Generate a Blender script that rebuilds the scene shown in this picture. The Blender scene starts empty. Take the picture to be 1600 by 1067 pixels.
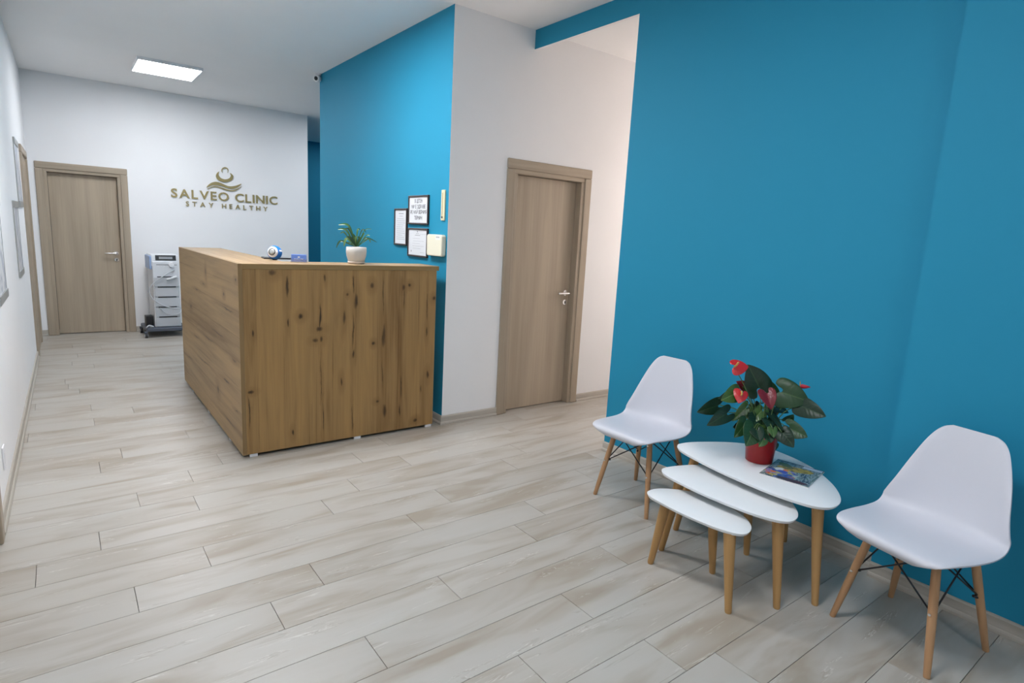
import bpy, math, random
from mathutils import Vector, Matrix
random.seed(11)
C = bpy.context.scene.collection
SC = bpy.context.scene

# ---------------------------------------------------------------- camera, world, exposure
cd = bpy.data.cameras.new('camera')
cd.sensor_width = 36.0
cd.lens = 920.8 / 1600 * 36
cd.clip_start = 0.02
cam = bpy.data.objects.new('camera', cd)
C.objects.link(cam)
yaw, pitch, roll = 0.655993, 0.175561, 0.0528664
fw = Vector((math.sin(yaw) * math.cos(pitch), math.cos(yaw) * math.cos(pitch), -math.sin(pitch)))
rt = Vector((math.cos(yaw), -math.sin(yaw), 0))
up = rt.cross(fw)
r2 = rt * math.cos(roll) + up * math.sin(roll)
u2 = -rt * math.sin(roll) + up * math.cos(roll)
M3 = Matrix((r2, u2, -fw)).transposed()
cam.matrix_world = Matrix.Translation((0, 0, 1.5)) @ M3.to_4x4()
SC.camera = cam
wd = bpy.data.worlds.new('world')
SC.world = wd
wd.use_nodes = True
wd.node_tree.nodes['Background'].inputs[0].default_value = (0.6, 0.7, 0.8, 1)
wd.node_tree.nodes['Background'].inputs[1].default_value = 0.05
SC.view_settings.view_transform = 'Standard'
SC.view_settings.look = 'None'
SC.view_settings.gamma = 1.0
SC.view_settings.use_curve_mapping = False
SC.view_settings.exposure = 0.0
PANEL_POWER = 34.0         # radiance of the LED ceiling panels
ALCOVE_POWER = 105.0
PANEL_TINT = (0.97, 0.985, 1.03)

# ---------------------------------------------------------------- materials
def mat(name, col=(.8, .8, .8), rough=.5, metal=0.0, spec=.5, emit=None, coat=0.0):
    m = bpy.data.materials.new(name)
    m.use_nodes = True
    b = m.node_tree.nodes['Principled BSDF']
    b.inputs['Base Color'].default_value = (*col, 1)
    b.inputs['Roughness'].default_value = rough
    b.inputs['Metallic'].default_value = metal
    b.inputs['Specular IOR Level'].default_value = spec
    b.inputs['Coat Weight'].default_value = coat
    if emit:
        b.inputs['Emission Color'].default_value = (*emit[0], 1)
        b.inputs['Emission Strength'].default_value = emit[1]
    return m

class NT:
    """small node-tree helper"""
    def __init__(s, m):
        s.t = m.node_tree
        s.b = s.t.nodes['Principled BSDF']
    def n(s, kind, **kw):
        nd = s.t.nodes.new(kind)
        for k, v in kw.items():
            setattr(nd, k, v)
        return nd
    def l(s, a, b):
        s.t.links.new(a, b)
    def math(s, op, a, b=None, c=None, clamp=False):
        nd = s.n('ShaderNodeMath', operation=op, use_clamp=clamp)
        for i, v in enumerate((a, b, c)):
            if v is None:
                continue
            if isinstance(v, (int, float)):
                nd.inputs[i].default_value = v
            else:
                s.l(v, nd.inputs[i])
        return nd.outputs[0]
    def coords(s, rnd=0.0, kind='Object'):
        tc = s.n('ShaderNodeTexCoord').outputs[kind]
        if not rnd:
            return tc
        oi = s.n('ShaderNodeObjectInfo').outputs['Random']
        v = s.n('ShaderNodeVectorMath', operation='SCALE')
        v.inputs[0].default_value = (rnd, rnd * .7, rnd * .33)
        s.l(oi, v.inputs['Scale'])
        a = s.n('ShaderNodeVectorMath', operation='ADD')
        s.l(tc, a.inputs[0])
        s.l(v.outputs[0], a.inputs[1])
        return a.outputs[0]
    def scale(s, vec, sc):
        m = s.n('ShaderNodeMapping')
        m.inputs['Scale'].default_value = sc
        s.l(vec, m.inputs['Vector'])
        return m.outputs[0]
    def noise(s, vec, scale=1.0, detail=3.0, rough=.5, dist=0.0):
        nd = s.n('ShaderNodeTexNoise')
        nd.inputs['Scale'].default_value = scale
        nd.inputs['Detail'].default_value = detail
        nd.inputs['Roughness'].default_value = rough
        nd.inputs['Distortion'].default_value = dist
        s.l(vec, nd.inputs['Vector'])
        return nd.outputs['Fac']
    def ramp(s, fac, stops, interp='LINEAR'):
        nd = s.n('ShaderNodeValToRGB')
        cr = nd.color_ramp
        cr.interpolation = interp
        while len(cr.elements) < len(stops):
            cr.elements.new(.5)
        for e, (p, c) in zip(cr.elements, stops):
            e.position = p
            e.color = (*c, 1) if len(c) == 3 else c
        s.l(fac, nd.inputs[0])
        return nd.outputs[0]
    def mix(s, fac, a, b, mode='MIX'):
        nd = s.n('ShaderNodeMix', data_type='RGBA', blend_type=mode)
        for i, v in ((0, fac), (6, a), (7, b)):
            if isinstance(v, (int, float)):
                nd.inputs[i].default_value = v
            elif isinstance(v, tuple):
                nd.inputs[i].default_value = (*v, 1)
            else:
                s.l(v, nd.inputs[i])
        return nd.outputs[2]
    def bump(s, h, strength=.1, dist=.002):
        nd = s.n('ShaderNodeBump')
        nd.inputs['Strength'].default_value = strength
        nd.inputs['Distance'].default_value = dist
        s.l(h, nd.inputs['Height'])
        s.l(nd.outputs[0], s.b.inputs['Normal'])
    def sep(s, vec):
        nd = s.n('ShaderNodeSeparateXYZ')
        s.l(vec, nd.inputs[0])
        return nd.outputs
    def col(s, c):
        s.l(c, s.b.inputs['Base Color'])

def paint(name, col, rough=.75):
    m = mat(name, col, rough, spec=.3)
    t = NT(m)
    co = t.coords()
    f = t.noise(co, 3.0, 2)
    d = tuple(c * .97 for c in col)
    t.col(t.mix(f, col, d))
    t.bump(t.noise(co, 180.0, 2), .05, .001)
    return m

def wood_plain(name, light, dark, axis='Z', rnd=9.0, rough=.5, fine=1.0):
    """straight-grained laminate: grain runs along the axis"""
    m = mat(name, light, rough, spec=.35)
    t = NT(m)
    co = t.coords(rnd)
    k = {'X': (.5, 9, 9), 'Y': (9, .5, 9), 'Z': (9, 9, .5)}[axis]
    k2 = {'X': (1.6, 55, 55), 'Y': (55, 1.6, 55), 'Z': (55, 55, 1.6)}[axis]
    a = t.noise(t.scale(co, k), 1.0, 3, .5, .3)
    b = t.noise(t.scale(co, k2), 1.0, 2, .6)
    f = t.math('ADD', t.math('MULTIPLY', a, .75), t.math('MULTIPLY', b, .4 * fine))
    t.col(t.ramp(f, [(.32, dark), (.72, light)]))
    t.bump(b, .04, .001)
    return m

def wood_oak(name, axis, spots, base, dark):
    """rustic oak with knots and cracks at the given places; spots = (along, across, half_along, half_across)"""
    m = mat(name, base, .45, spec=.35)
    t = NT(m)
    co = t.coords()
    xyz = t.sep(co)
    along = xyz[{'X': 0, 'Y': 1, 'Z': 2}[axis]]
    across = xyz[{'X': 2, 'Y': 2, 'Z': 0}[axis]]
    k = {'X': (.9, 14, 14), 'Y': (14, .9, 14), 'Z': (14, 14, .9)}[axis]
    k2 = {'X': (2.5, 90, 90), 'Y': (90, 2.5, 90), 'Z': (90, 90, 2.5)}[axis]
    k3 = {'X': (.25, 4, 4), 'Y': (4, .25, 4), 'Z': (4, 4, .25)}[axis]
    a = t.noise(t.scale(co, k), 1.0, 4, .55, .8)
    b = t.noise(t.scale(co, k2), 1.0, 2, .6)
    c = t.noise(t.scale(co, k3), 1.0, 2, .5, .4)
    kw = {'X': (2, 5, 5), 'Y': (5, 2, 5), 'Z': (5, 5, 2)}[axis]
    stave = t.math('FLOOR', t.math('MULTIPLY', t.math('ADD', across, .03), 6.1))
    wn = t.n('ShaderNodeTexWhiteNoise', noise_dimensions='1D')
    t.l(stave, wn.inputs['W'])
    f = t.math('ADD', t.math('MULTIPLY', a, .5), t.math('MULTIPLY', b, .2))
    f = t.math('ADD', f, t.math('MULTIPLY', c, .3))
    f = t.math('ADD', f, t.math('MULTIPLY', wn.outputs[0], .12))
    lo = tuple(x * y for x, y in zip(base, (.60, .53, .46)))
    hi = tuple(x * y for x, y in zip(base, (1.28, 1.27, 1.22)))
    colr = t.ramp(f, [(.38, lo), (.53, base), (.70, hi)])
    wob = t.math('MULTIPLY', t.math('SUBTRACT', t.noise(t.scale(co, kw), 1.0, 2), .5), .045)
    wob2 = t.math('MULTIPLY', t.math('SUBTRACT', t.noise(t.scale(co, kw), 7.0, 2), .5), .016)
    ac = t.math('ADD', t.math('ADD', across, wob), wob2)
    al = t.math('ADD', along, wob)
    best = None
    for (sa, sc, ra, rc) in spots:
        dx = t.math('MULTIPLY', t.math('SUBTRACT', al, sa), 1.0 / ra)
        dy = t.math('MULTIPLY', t.math('SUBTRACT', ac, sc), 1.0 / rc)
        d = t.math('ADD', t.math('MULTIPLY', dx, dx), t.math('MULTIPLY', dy, dy))
        best = d if best is None else t.math('MINIMUM', best, d)
    halo = t.math('SUBTRACT', 1.0, t.math('MULTIPLY', best, .07), clamp=True)
    tone = tuple(x * y for x, y in zip(base, (.52, .44, .38)))
    colr = t.mix(t.math('MULTIPLY', halo, t.math('MULTIPLY', a, .75)), colr, tone)
    kf = {'X': (10, 120, 120), 'Y': (120, 10, 120), 'Z': (120, 120, 10)}[axis]
    rag = t.noise(t.scale(co, kf), 1.0, 4, .65)
    rag2 = t.noise(t.scale(co, k), 2.4, 2)
    d2 = t.math('MULTIPLY', best, t.math('MAXIMUM', t.math('ADD', -.35, t.math('MULTIPLY', rag, 2.7)), .12))
    sharp = t.math('MULTIPLY', t.math('SUBTRACT', 1.25, d2), .85, clamp=True)
    sharp = t.math('MULTIPLY', sharp, t.math('ADD', .25, t.math('MULTIPLY', rag2, 1.15)), clamp=True)
    # faint brown lines where two staves meet
    fr = t.math('FRACT', t.math('MULTIPLY', t.math('ADD', t.math('ADD', across, .03), t.math('MULTIPLY', wob2, .5)), 6.1))
    ed = t.math('SUBTRACT', 1.0, t.math('MULTIPLY', t.math('MINIMUM', fr, t.math('SUBTRACT', 1.0, fr)), 26.0), clamp=True)
    ed = t.math('MULTIPLY', ed, t.math('MULTIPLY', t.math('SUBTRACT', rag2, .42), 3.2, clamp=True))
    colr = t.mix(t.math('MULTIPLY', ed, .75), colr, tuple(x * y for x, y in zip(base, (.33, .26, .22))))
    colr = t.mix(sharp, colr, dark)
    t.col(colr)
    t.bump(b, .05, .001)
    return m

M = {}
M['white'] = paint('white_paint', (.87, .872, .88))
M['ceil'] = paint('ceiling_paint', (.92, .92, .92))
M['blue'] = paint('blue_paint', (.014, .252, .412), .65)
M['doorwood'] = wood_plain('door_laminate', (.455, .375, .283), (.335, .274, .203), 'Z')
M['casing'] = wood_plain('casing_laminate', (.425, .352, .268), (.315, .26, .195), 'Z')
M['casing_x'] = wood_plain('casing_laminate_across', (.425, .352, .268), (.315, .26, .195), 'X')
M['casing_y'] = wood_plain('casing_laminate_side', (.425, .352, .268), (.315, .26, .195), 'Y')
M['skirt_x'] = wood_plain('skirting_across', (.50, .465, .41), (.37, .335, .285), 'X')
M['skirt_y'] = wood_plain('skirting_along', (.50, .465, .41), (.37, .335, .285), 'Y')
M['chrome'] = mat('chrome', (.8, .8, .8), .2, 1.0)
M['black'] = mat('black_plastic', (.012, .012, .014), .4)
M['blackmetal'] = mat('black_wire', (.008, .008, .012), .45)
M['whiteplastic'] = mat('white_plastic', (.80, .80, .82), .35)
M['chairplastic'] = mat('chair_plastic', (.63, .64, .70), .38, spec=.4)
M['tabletop'] = mat('white_lacquer', (.80, .82, .83), .28)
M['tableedge'] = mat('white_edge', (.70, .70, .69), .4)
M['legwood'] = wood_plain('table_leg_wood', (.50, .30, .125), (.36, .20, .075), 'Z', fine=.6)
M['dowel'] = wood_plain('chair_leg_wood', (.52, .31, .165), (.40, .22, .11), 'Z', fine=.6)
M['gold'] = mat('gold_letter', (.36, .29, .13), .45, .35)
M['cream'] = mat('cream_plastic', (.76, .74, .60), .4)
M['paper'] = mat('paper', (.72, .74, .77), .35)
M['ink'] = mat('ink', (.03, .03, .035), .7)
M['inkgrey'] = mat('grey_ink', (.30, .31, .33), .7)
M['framewood'] = mat('dark_frame', (.035, .024, .024), .3)
M['dark'] = mat('dark_gap', (.035, .031, .027), .9)

def floor_material(name):
    m = mat(name, (.55, .53, .5), .36, spec=.40)
    t = NT(m)
    co = t.coords(23.0)
    a = t.noise(t.scale(co, (1.5, 6.5, 1)), 1.0, 3, .5, .7)
    b = t.noise(t.scale(co, (3.2, 70, 1)), 1.0, 2, .6, .3)
    c = t.noise(t.scale(co, (1.5, 10, 1)), 1.3, 3, .5, 1.2)
    col1 = t.ramp(a, [(.33, (.335, .288, .230)), (.44, (.395, .360, .310)), (.54, (.447, .424, .382)), (.72, (.465, .449, .415))])
    col2 = t.mix(t.math('MULTIPLY', b, .22), col1, (.41, .37, .31))
    # thin pale scratches like limed grain, and thin brown ones beside them
    g = t.noise(t.scale(co, (.9, 10, 1)), 1.7, 5, .6, 1.6)
    line = t.math('SUBTRACT', 1.0, t.math('MULTIPLY', t.math('ABSOLUTE', t.math('SUBTRACT', g, .50)), 75.0), clamp=True)
    gate = t.ramp(c, [(.56, (0, 0, 0)), (.62, (1, 1, 1))])
    line = t.math('MULTIPLY', line, gate)
    col3 = t.mix(t.math('MULTIPLY', line, .55), col2, (.74, .73, .68))
    line2 = t.math('SUBTRACT', 1.0, t.math('MULTIPLY', t.math('ABSOLUTE', t.math('SUBTRACT', g, .53)), 32.0), clamp=True)
    line2 = t.math('MULTIPLY', line2, gate)
    col4 = t.mix(t.math('MULTIPLY', line2, .38), col3, (.27, .22, .165))
    oi = t.n('ShaderNodeObjectInfo').outputs['Random']
    hv = t.math('ADD', .975, t.math('MULTIPLY', oi, .05))
    hs = t.n('ShaderNodeHueSaturation')
    t.l(hv, hs.inputs['Value'])
    t.l(col4, hs.inputs['Color'])
    t.col(hs.outputs[0])
    t.bump(b, .04, .001)
    return m
M['plank'] = floor_material('limed_oak_laminate')

# ---------------------------------------------------------------- mesh builder
class B:
    def __init__(s):
        s.v, s.f, s.mi = [], [], []
    def add(s, vs, fs, mi=0):
        o = len(s.v)
        s.v += [tuple(v) for v in vs]
        s.f += [tuple(i + o for i in f) for f in fs]
        s.mi += [mi] * len(fs)
        return s
    def box(s, lo, hi, mi=0, face_mi=None):
        x0, y0, z0 = lo
        x1, y1, z1 = hi
        vs = [(x0, y0, z0), (x1, y0, z0), (x1, y1, z0), (x0, y1, z0), (x0, y0, z1), (x1, y0, z1), (x1, y1, z1), (x0, y1, z1)]
        fs = [(0, 3, 2, 1), (4, 5, 6, 7), (0, 1, 5, 4), (1, 2, 6, 5), (2, 3, 7, 6), (3, 0, 4, 7)]   # -z +z -y +x +y -x
        o = len(s.mi)
        s.add(vs, fs, mi)
        if face_mi:
            for k, v in face_mi.items():
                s.mi[o + ['-z', '+z', '-y', '+x', '+y', '-x'].index(k)] = v
        return s
    def tube(s, pts, r, n=8, mi=0, cap=True):
        """round bar through the points; r = number or one radius per point"""
        pts = [Vector(p) for p in pts]
        rs = r if isinstance(r, (list, tuple)) else [r] * len(pts)
        rings = []
        prev = None
        for i, p in enumerate(pts):
            d = (pts[min(i + 1, len(pts) - 1)] - pts[max(i - 1, 0)]).normalized()
            if prev is None:
                a = d.orthogonal().normalized()
            else:
                a = (prev - d * prev.dot(d))
                a = a.normalized() if a.length > 1e-6 else d.orthogonal().normalized()
            prev = a
            b = d.cross(a)
            rings.append([p + (a * math.cos(2 * math.pi * k / n) + b * math.sin(2 * math.pi * k / n)) * rs[i] for k in range(n)])
        vs = [v for ring in rings for v in ring]
        fs = []
        for i in range(len(rings) - 1):
            for k in range(n):
                fs.append((i * n + k, i * n + (k + 1) % n, (i + 1) * n + (k + 1) % n, (i + 1) * n + k))
        if cap:
            fs.append(tuple(reversed(range(n))))
            fs.append(tuple((len(rings) - 1) * n + k for k in range(n)))
        return s.add(vs, fs, mi)
    def lathe(s, prof, cx=0, cy=0, n=32, mi=0):
        """prof = [(radius, z)]"""
        vs, fs = [], []
        for r, z in prof:
            for k in range(n):
                a = 2 * math.pi * k / n
                vs.append((cx + r * math.cos(a), cy + r * math.sin(a), z))
        for i in range(len(prof) - 1):
            for k in range(n):
                fs.append((i * n + k, i * n + (k + 1) % n, (i + 1) * n + (k + 1) % n, (i + 1) * n + k))
        if prof[0][0] > 1e-5:
            fs.append(tuple(reversed(range(n))))
        if prof[-1][0] > 1e-5:
            fs.append(tuple((len(prof) - 1) * n + k for k in range(n)))
        return s.add(vs, fs, mi)
    def prism(s, poly, fn, h0, h1, mi=0, mi_side=None):
        """poly = [(a,b)] closed outline; fn(a,b,h) -> xyz"""
        n = len(poly)
        vs = [fn(a, b, h0) for a, b in poly] + [fn(a, b, h1) for a, b in poly]
        s.add(vs, [tuple(reversed(range(n))), tuple(range(n, 2 * n))], mi)
        o = len(s.v) - 2 * n
        for k in range(n):
            s.f.append((o + k, o + (k + 1) % n, o + n + (k + 1) % n, o + n + k))
            s.mi.append(mi if mi_side is None else mi_side)
        return s
    def mesh(s, name, mats, origin=(0, 0, 0), smooth=False):
        me = bpy.data.meshes.new(name)
        o = Vector(origin)
        me.from_pydata([tuple(Vector(v) - o) for v in s.v], [], s.f)
        for m in (mats if isinstance(mats, (list, tuple)) else [mats]):
            me.materials.append(m)
        for p, i in zip(me.polygons, s.mi):
            p.material_index = i
        if smooth:
            me.shade_smooth()
        me.update()
        return me
    def build(s, name, mats, parent=None, origin=(0, 0, 0), smooth=False, bevel=0, seg=2, angle=None, fix=False):
        """parent sits at origin; vertices are given in the same frame as origin"""
        me = s.mesh(name, mats, origin, smooth)
        if fix:
            import bmesh
            bm = bmesh.new(); bm.from_mesh(me)
            bmesh.ops.recalc_face_normals(bm, faces=bm.faces)
            bm.to_mesh(me); bm.free()
        o = bpy.data.objects.new(name, me)
        C.objects.link(o)
        if parent is not None:
            o.parent = parent
        else:
            o.location = origin
        if bevel:
            b = o.modifiers.new('bevel', 'BEVEL')
            b.width = bevel
            b.segments = seg
            b.limit_method = 'ANGLE'
            b.angle_limit = math.radians(angle or 40)
        return o

def tag(o, label=None, cat=None, group=None, kind=None):
    if label: o['label'] = label
    if cat: o['category'] = cat
    if group: o['group'] = group
    if kind: o['kind'] = kind
    return o

def thing(name, label, cat, loc=(0, 0, 0), rz=0.0, group=None, kind=None):
    o = bpy.data.objects.new(name, None)
    o.empty_display_size = .1
    C.objects.link(o)
    o.location = loc
    o.rotation_euler = (0, 0, rz)
    return tag(o, label, cat, group, kind)

def copy_tree(o, parent=None):
    c = o.copy()
    C.objects.link(c)
    c.parent = parent
    for ch in list(o.children):
        copy_tree(ch, c)
    return c

def smooth_closed(pts, sub=4):
    out = []
    n = len(pts)
    for i in range(n):
        p0, p1, p2, p3 = (Vector(pts[(i + k - 1) % n]) for k in range(4))
        for j in range(sub):
            t = j / sub
            out.append(tuple(.5 * ((2 * p1) + (p2 - p0) * t + (2 * p0 - 5 * p1 + 4 * p2 - p3) * t * t + (3 * p1 - p0 - 3 * p2 + p3) * t ** 3)))
    return out

def smooth_open(pts, sub=5):
    pts = [Vector(p) for p in pts]
    out = []
    for i in range(len(pts) - 1):
        p0, p1, p2, p3 = pts[max(i - 1, 0)], pts[i], pts[i + 1], pts[min(i + 2, len(pts) - 1)]
        for j in range(sub):
            t = j / sub
            out.append(.5 * ((2 * p1) + (p2 - p0) * t + (2 * p0 - 5 * p1 + 4 * p2 - p3) * t * t + (3 * p1 - p0 - 3 * p2 + p3) * t ** 3))
    out.append(pts[-1])
    return out

_fonts = {}
def glyph(ch, bold=0.0):
    """outline mesh of one character of the built-in font: (verts, faces, width, advance)"""
    key = (ch, bold)
    if key not in _fonts:
        cu = bpy.data.curves.new('glyph', 'FONT')
        cu.body = ch
        cu.offset = bold
        cu.resolution_u = 4
        cu.fill_mode = 'FRONT'
        o = bpy.data.objects.new('glyph', cu)
        C.objects.link(o)
        dg = bpy.context.evaluated_depsgraph_get()
        me = bpy.data.meshes.new_from_object(o.evaluated_get(dg))
        vs = [tuple(v.co) for v in me.vertices]
        fs = [tuple(p.vertices) for p in me.polygons]
        bpy.data.objects.remove(o)
        bpy.data.curves.remove(cu)
        bpy.data.meshes.remove(me)
        xs = [v[0] for v in vs] or [0, .3]
        _fonts[key] = (vs, fs, min(xs), max(xs))
    return _fonts[key]

CAP = 0.729
def text_layout(txt, width, height, bold=0.0, gap=None, space=.35):
    """places glyphs so the line is exactly width wide and cap-high height; yields (verts, faces) per glyph, in (x, z)"""
    cap = max(v[1] for v in glyph('H', bold)[0])
    k = height / cap
    ws = [(glyph(c, bold)[3] - glyph(c, bold)[2]) if c != ' ' else space for c in txt]
    tot = sum(ws)
    if gap is None:                       # stretch the gaps between letters
        g = (width / k - tot) / (len(txt) - 1)
        kx = k
    else:                                 # keep the gaps and squeeze the letters
        g = gap
        kx = width / (tot + g * (len(txt) - 1))
    x = 0
    for c, w in zip(txt, ws):
        if c != ' ':
            vs, fs, x0, x1 = glyph(c, bold)
            yield [((v[0] - x0 + x) * kx, v[1] * k) for v in vs], fs
        x += w + g

# measured outlines, metres
WAVE_A= [(1.6451, 1.9449), (1.6907, 2.0017), (1.7575, 2.0315), (1.8236, 2.0224), (1.9235, 1.9878), (2.0149, 2.0021), (2.0906, 2.0355), (2.0373, 1.9801), (1.9679, 1.9535), (1.9002, 1.9618), (1.8002, 1.986), (1.7117, 1.9779)]
WAVE_B= [(1.6498, 1.9219), (1.7223, 1.9671), (1.7997, 1.9706), (1.8996, 1.9439), (1.9674, 1.9379), (2.0368, 1.962), (2.0955, 2.001), (2.0247, 1.9393), (1.967, 1.9222), (1.8879, 1.9274), (1.7993, 1.9552), (1.7219, 1.9541)]
BOWL= [(1.8061, 2.1714), (1.7776, 2.1415), (1.7685, 2.1007), (1.7969, 2.0565), (1.8777, 2.0358), (1.9598, 2.0675), (1.9874, 2.119), (1.9758, 2.15), (1.9491, 2.1663), (1.9572, 2.1339), (1.9357, 2.0961), (1.8789, 2.0762), (1.8258, 2.0911), (1.8004, 2.1297)]
RING= [(1.8503, 2.1643), (1.8388, 2.1866), (1.8498, 2.2195), (1.8816, 2.2406), (1.9171, 2.2291), (1.9276, 2.2019), (1.9153, 2.1687), (1.9207, 2.1988), (1.9078, 2.2187), (1.8834, 2.2243), (1.8572, 2.2085), (1.8488, 2.1865)]
ANTHURIUM_LEAVES=[
 ([-0.0491, 0.0125, 0.3715],[-0.1064, 0.0567, 0.4924],0.114,0),
 ([-0.0125, -0.066, 0.3752],[0.07, -0.1801, 0.3456],0.119,1),
 ([0.0509, -0.1401, 0.3171],[0.0961, -0.2506, 0.2875],0.081,0),
 ([-0.1544, 0.1568, 0.2697],[-0.2795, 0.19, 0.2402],0.068,0),
 ([-0.1804, 0.0885, 0.2526],[-0.306, 0.1095, 0.1996],0.066,0),
 ([-0.1727, 0.0573, 0.3614],[-0.2648, 0.0778, 0.3279],0.072,2),
 ([0.0152, -0.1127, 0.2055],[0.0597, -0.1974, 0.1738],0.072,1),
 ([-0.0233, -0.1082, 0.1874],[-0.0046, -0.1731, 0.1268],0.068,0),
 ([0.0693, -0.0786, 0.2175],[0.0751, -0.1084, 0.2584],0.040,1),
 ([-0.13, -0.026, 0.198],[-0.206, -0.0432, 0.1278],0.093,1),
 ([-0.1252, 0.0207, 0.2143],[-0.2028, 0.0174, 0.1522],0.065,1),
 ([-0.0583, 0.007, 0.235],[-0.1268, -0.0159, 0.1784],0.079,0),
 ([-0.0914, 0.0452, 0.2822],[-0.1685, 0.0667, 0.2133],0.050,2),
 ([-0.0183, 0.052, 0.2827],[-0.0056, 0.0296, 0.2266],0.043,0),
 ([0.0518, -0.0147, 0.2823],[0.0412, -0.0318, 0.2269],0.054,0),
 ([-0.0603, -0.0797, 0.2029],[-0.0788, -0.1033, 0.1674],0.040,2),
 ([-0.0222, -0.0838, 0.1924],[-0.046, -0.116, 0.1449],0.050,0),
 ([-0.0716, -0.071, 0.1687],[-0.0866, -0.0973, 0.1412],0.050,0),
 ([-0.1074, -0.0687, 0.1545],[-0.1456, -0.0771, 0.1252],0.043,2),
 ([0.0748, -0.0324, 0.0856],[0.0404, -0.0311, 0.0373],0.037,1),
 ([0.0187, 0.0108, 0.3711],[0.0578, -0.0445, 0.3135],0.061,1),
 ([-0.0651, 0.0502, 0.3502],[-0.1132, 0.0619, 0.3797],0.035,2),
 ([-0.0927, 0.1093, 0.344],[-0.187, 0.144, 0.3093],0.043,0),
 ([-0.0499, -0.0247, 0.2074],[-0.0723, -0.0705, 0.1756],0.068,1),
 ([-0.0956, 0.0737, 0.1751],[-0.1352, 0.0789, 0.1726],0.036,0),
 ([0.0325, -0.025, 0.2056],[0.0498, -0.0636, 0.1962],0.032,0),
 ([-0.1312, -0.0378, 0.1962],[-0.1486, -0.0748, 0.1553],0.058,0),
]
ANTHURIUM_FLOWERS=[
 ([-0.2149, 0.0646, 0.4898],[-0.1576, 0.0204, 0.5018],0.081,0,[-0.2278, 0.0366, 0.5221]),
 ([-0.0613, 0.0851, 0.3696],[-0.1023, 0.104, 0.396],0.054,1,None),
 ([-0.176, 0.0346, 0.3722],[-0.215, 0.0142, 0.3297],0.072,0,[-0.2033, 0.0178, 0.3572]),
 ([-0.0843, -0.0361, 0.3751],[-0.1088, -0.0928, 0.3166],0.086,1,None),
 ([0.0824, -0.1139, 0.404],[0.1037, -0.1556, 0.4059],0.023,2,None),
]
DESK_LEAVES=[
 ([-0.0273, 0.0111, 0.1188],[-0.0707, 0.0312, 0.2611],[-0.133, 0.0692, 0.2672],0.0138),
 ([-0.0327, 0.0102, 0.1187],[-0.0877, 0.0325, 0.2302],[-0.142, 0.0593, 0.2336],0.0124),
 ([-0.0254, 0.0157, 0.1187],[-0.0636, 0.0398, 0.2345],[-0.0946, 0.0597, 0.2393],0.0086),
 ([-0.0397, 0.0175, 0.1182],[-0.0971, 0.0443, 0.2127],[-0.1266, 0.054, 0.2044],0.0086),
 ([-0.0293, 0.0062, 0.119],[-0.0859, 0.0278, 0.1735],[-0.1083, 0.0287, 0.1189],0.0165),
 ([-0.033, 0.0217, 0.1182],[-0.1094, 0.0756, 0.154],[-0.139, 0.0947, 0.1031],0.0120),
 ([-0.0173, 0.0292, 0.1183],[-0.0031, 0.0393, 0.2341],[0.0183, 0.0386, 0.2402],0.0103),
 ([-0.0168, 0.0243, 0.1186],[0.0182, 0.0125, 0.2374],[0.0465, 0.0021, 0.2237],0.0069),
 ([-0.0115, 0.0189, 0.119],[0.0229, 0.0058, 0.2023],[0.0369, 0.005, 0.2181],0.0096),
 ([-0.0142, 0.0004, 0.1197],[0.0264, -0.0449, 0.2005],[0.0446, -0.0694, 0.2021],0.0076),
 ([-0.0142, 0.0123, 0.1192],[0.0355, -0.0241, 0.1834],[0.0975, -0.0704, 0.157],0.0083),
 ([-0.0154, 0.0034, 0.1196],[0.0363, -0.0477, 0.1775],[0.0513, -0.0677, 0.1535],0.0089),
 ([-0.0319, 0.0122, 0.1186],[-0.0397, 0.0017, 0.1627],[-0.0302, -0.018, 0.194],0.0206),
 ([-0.027, 0.0059, 0.1191],[-0.055, 0.0076, 0.1653],[-0.084, 0.015, 0.1907],0.0200),
 ([-0.0228, 0.0068, 0.1192],[-0.0115, -0.0164, 0.1745],[-0.0258, -0.0161, 0.1908],0.0172),
 ([-0.0096, 0.0235, 0.1188],[0.036, 0.0101, 0.1584],[0.0576, 0.0096, 0.1712],0.0076),
 ([-0.0241, 0.031, 0.118],[-0.0543, 0.0709, 0.1426],[-0.0615, 0.0889, 0.1365],0.0089),
 ([-0.0148, 0.023, 0.1187],[0.0347, 0.0003, 0.2368],[0.0794, -0.0224, 0.2479],0.0048),
 ([-0.0216, 0.028, 0.1183],[-0.0415, 0.0585, 0.1606],[-0.0463, 0.0735, 0.1769],0.0172),
 ([-0.024, 0.0069, 0.1191],[-0.031, -0.0032, 0.1666],[-0.051, 0.0006, 0.2093],0.0158),
]

# ================================================================ the room
H = 3.1
XB = 2.335       # blue wall behind the desk
XR = 3.075       # blue wall on the right
YO = 2.83
XP = 2.985       # the part of it that stands forward
YD = 3.90        # white wall with the nearer door
YF = 9.16        # far wall with the sign
def xl(y):       # the left wall runs very slightly out of square
    return -.312 + .062 * (y - 3.4) / 5.76

S = lambda name, b, mats, label, cat, **k: tag(b.build(name, mats, **k), label, cat, kind='structure')

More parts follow.
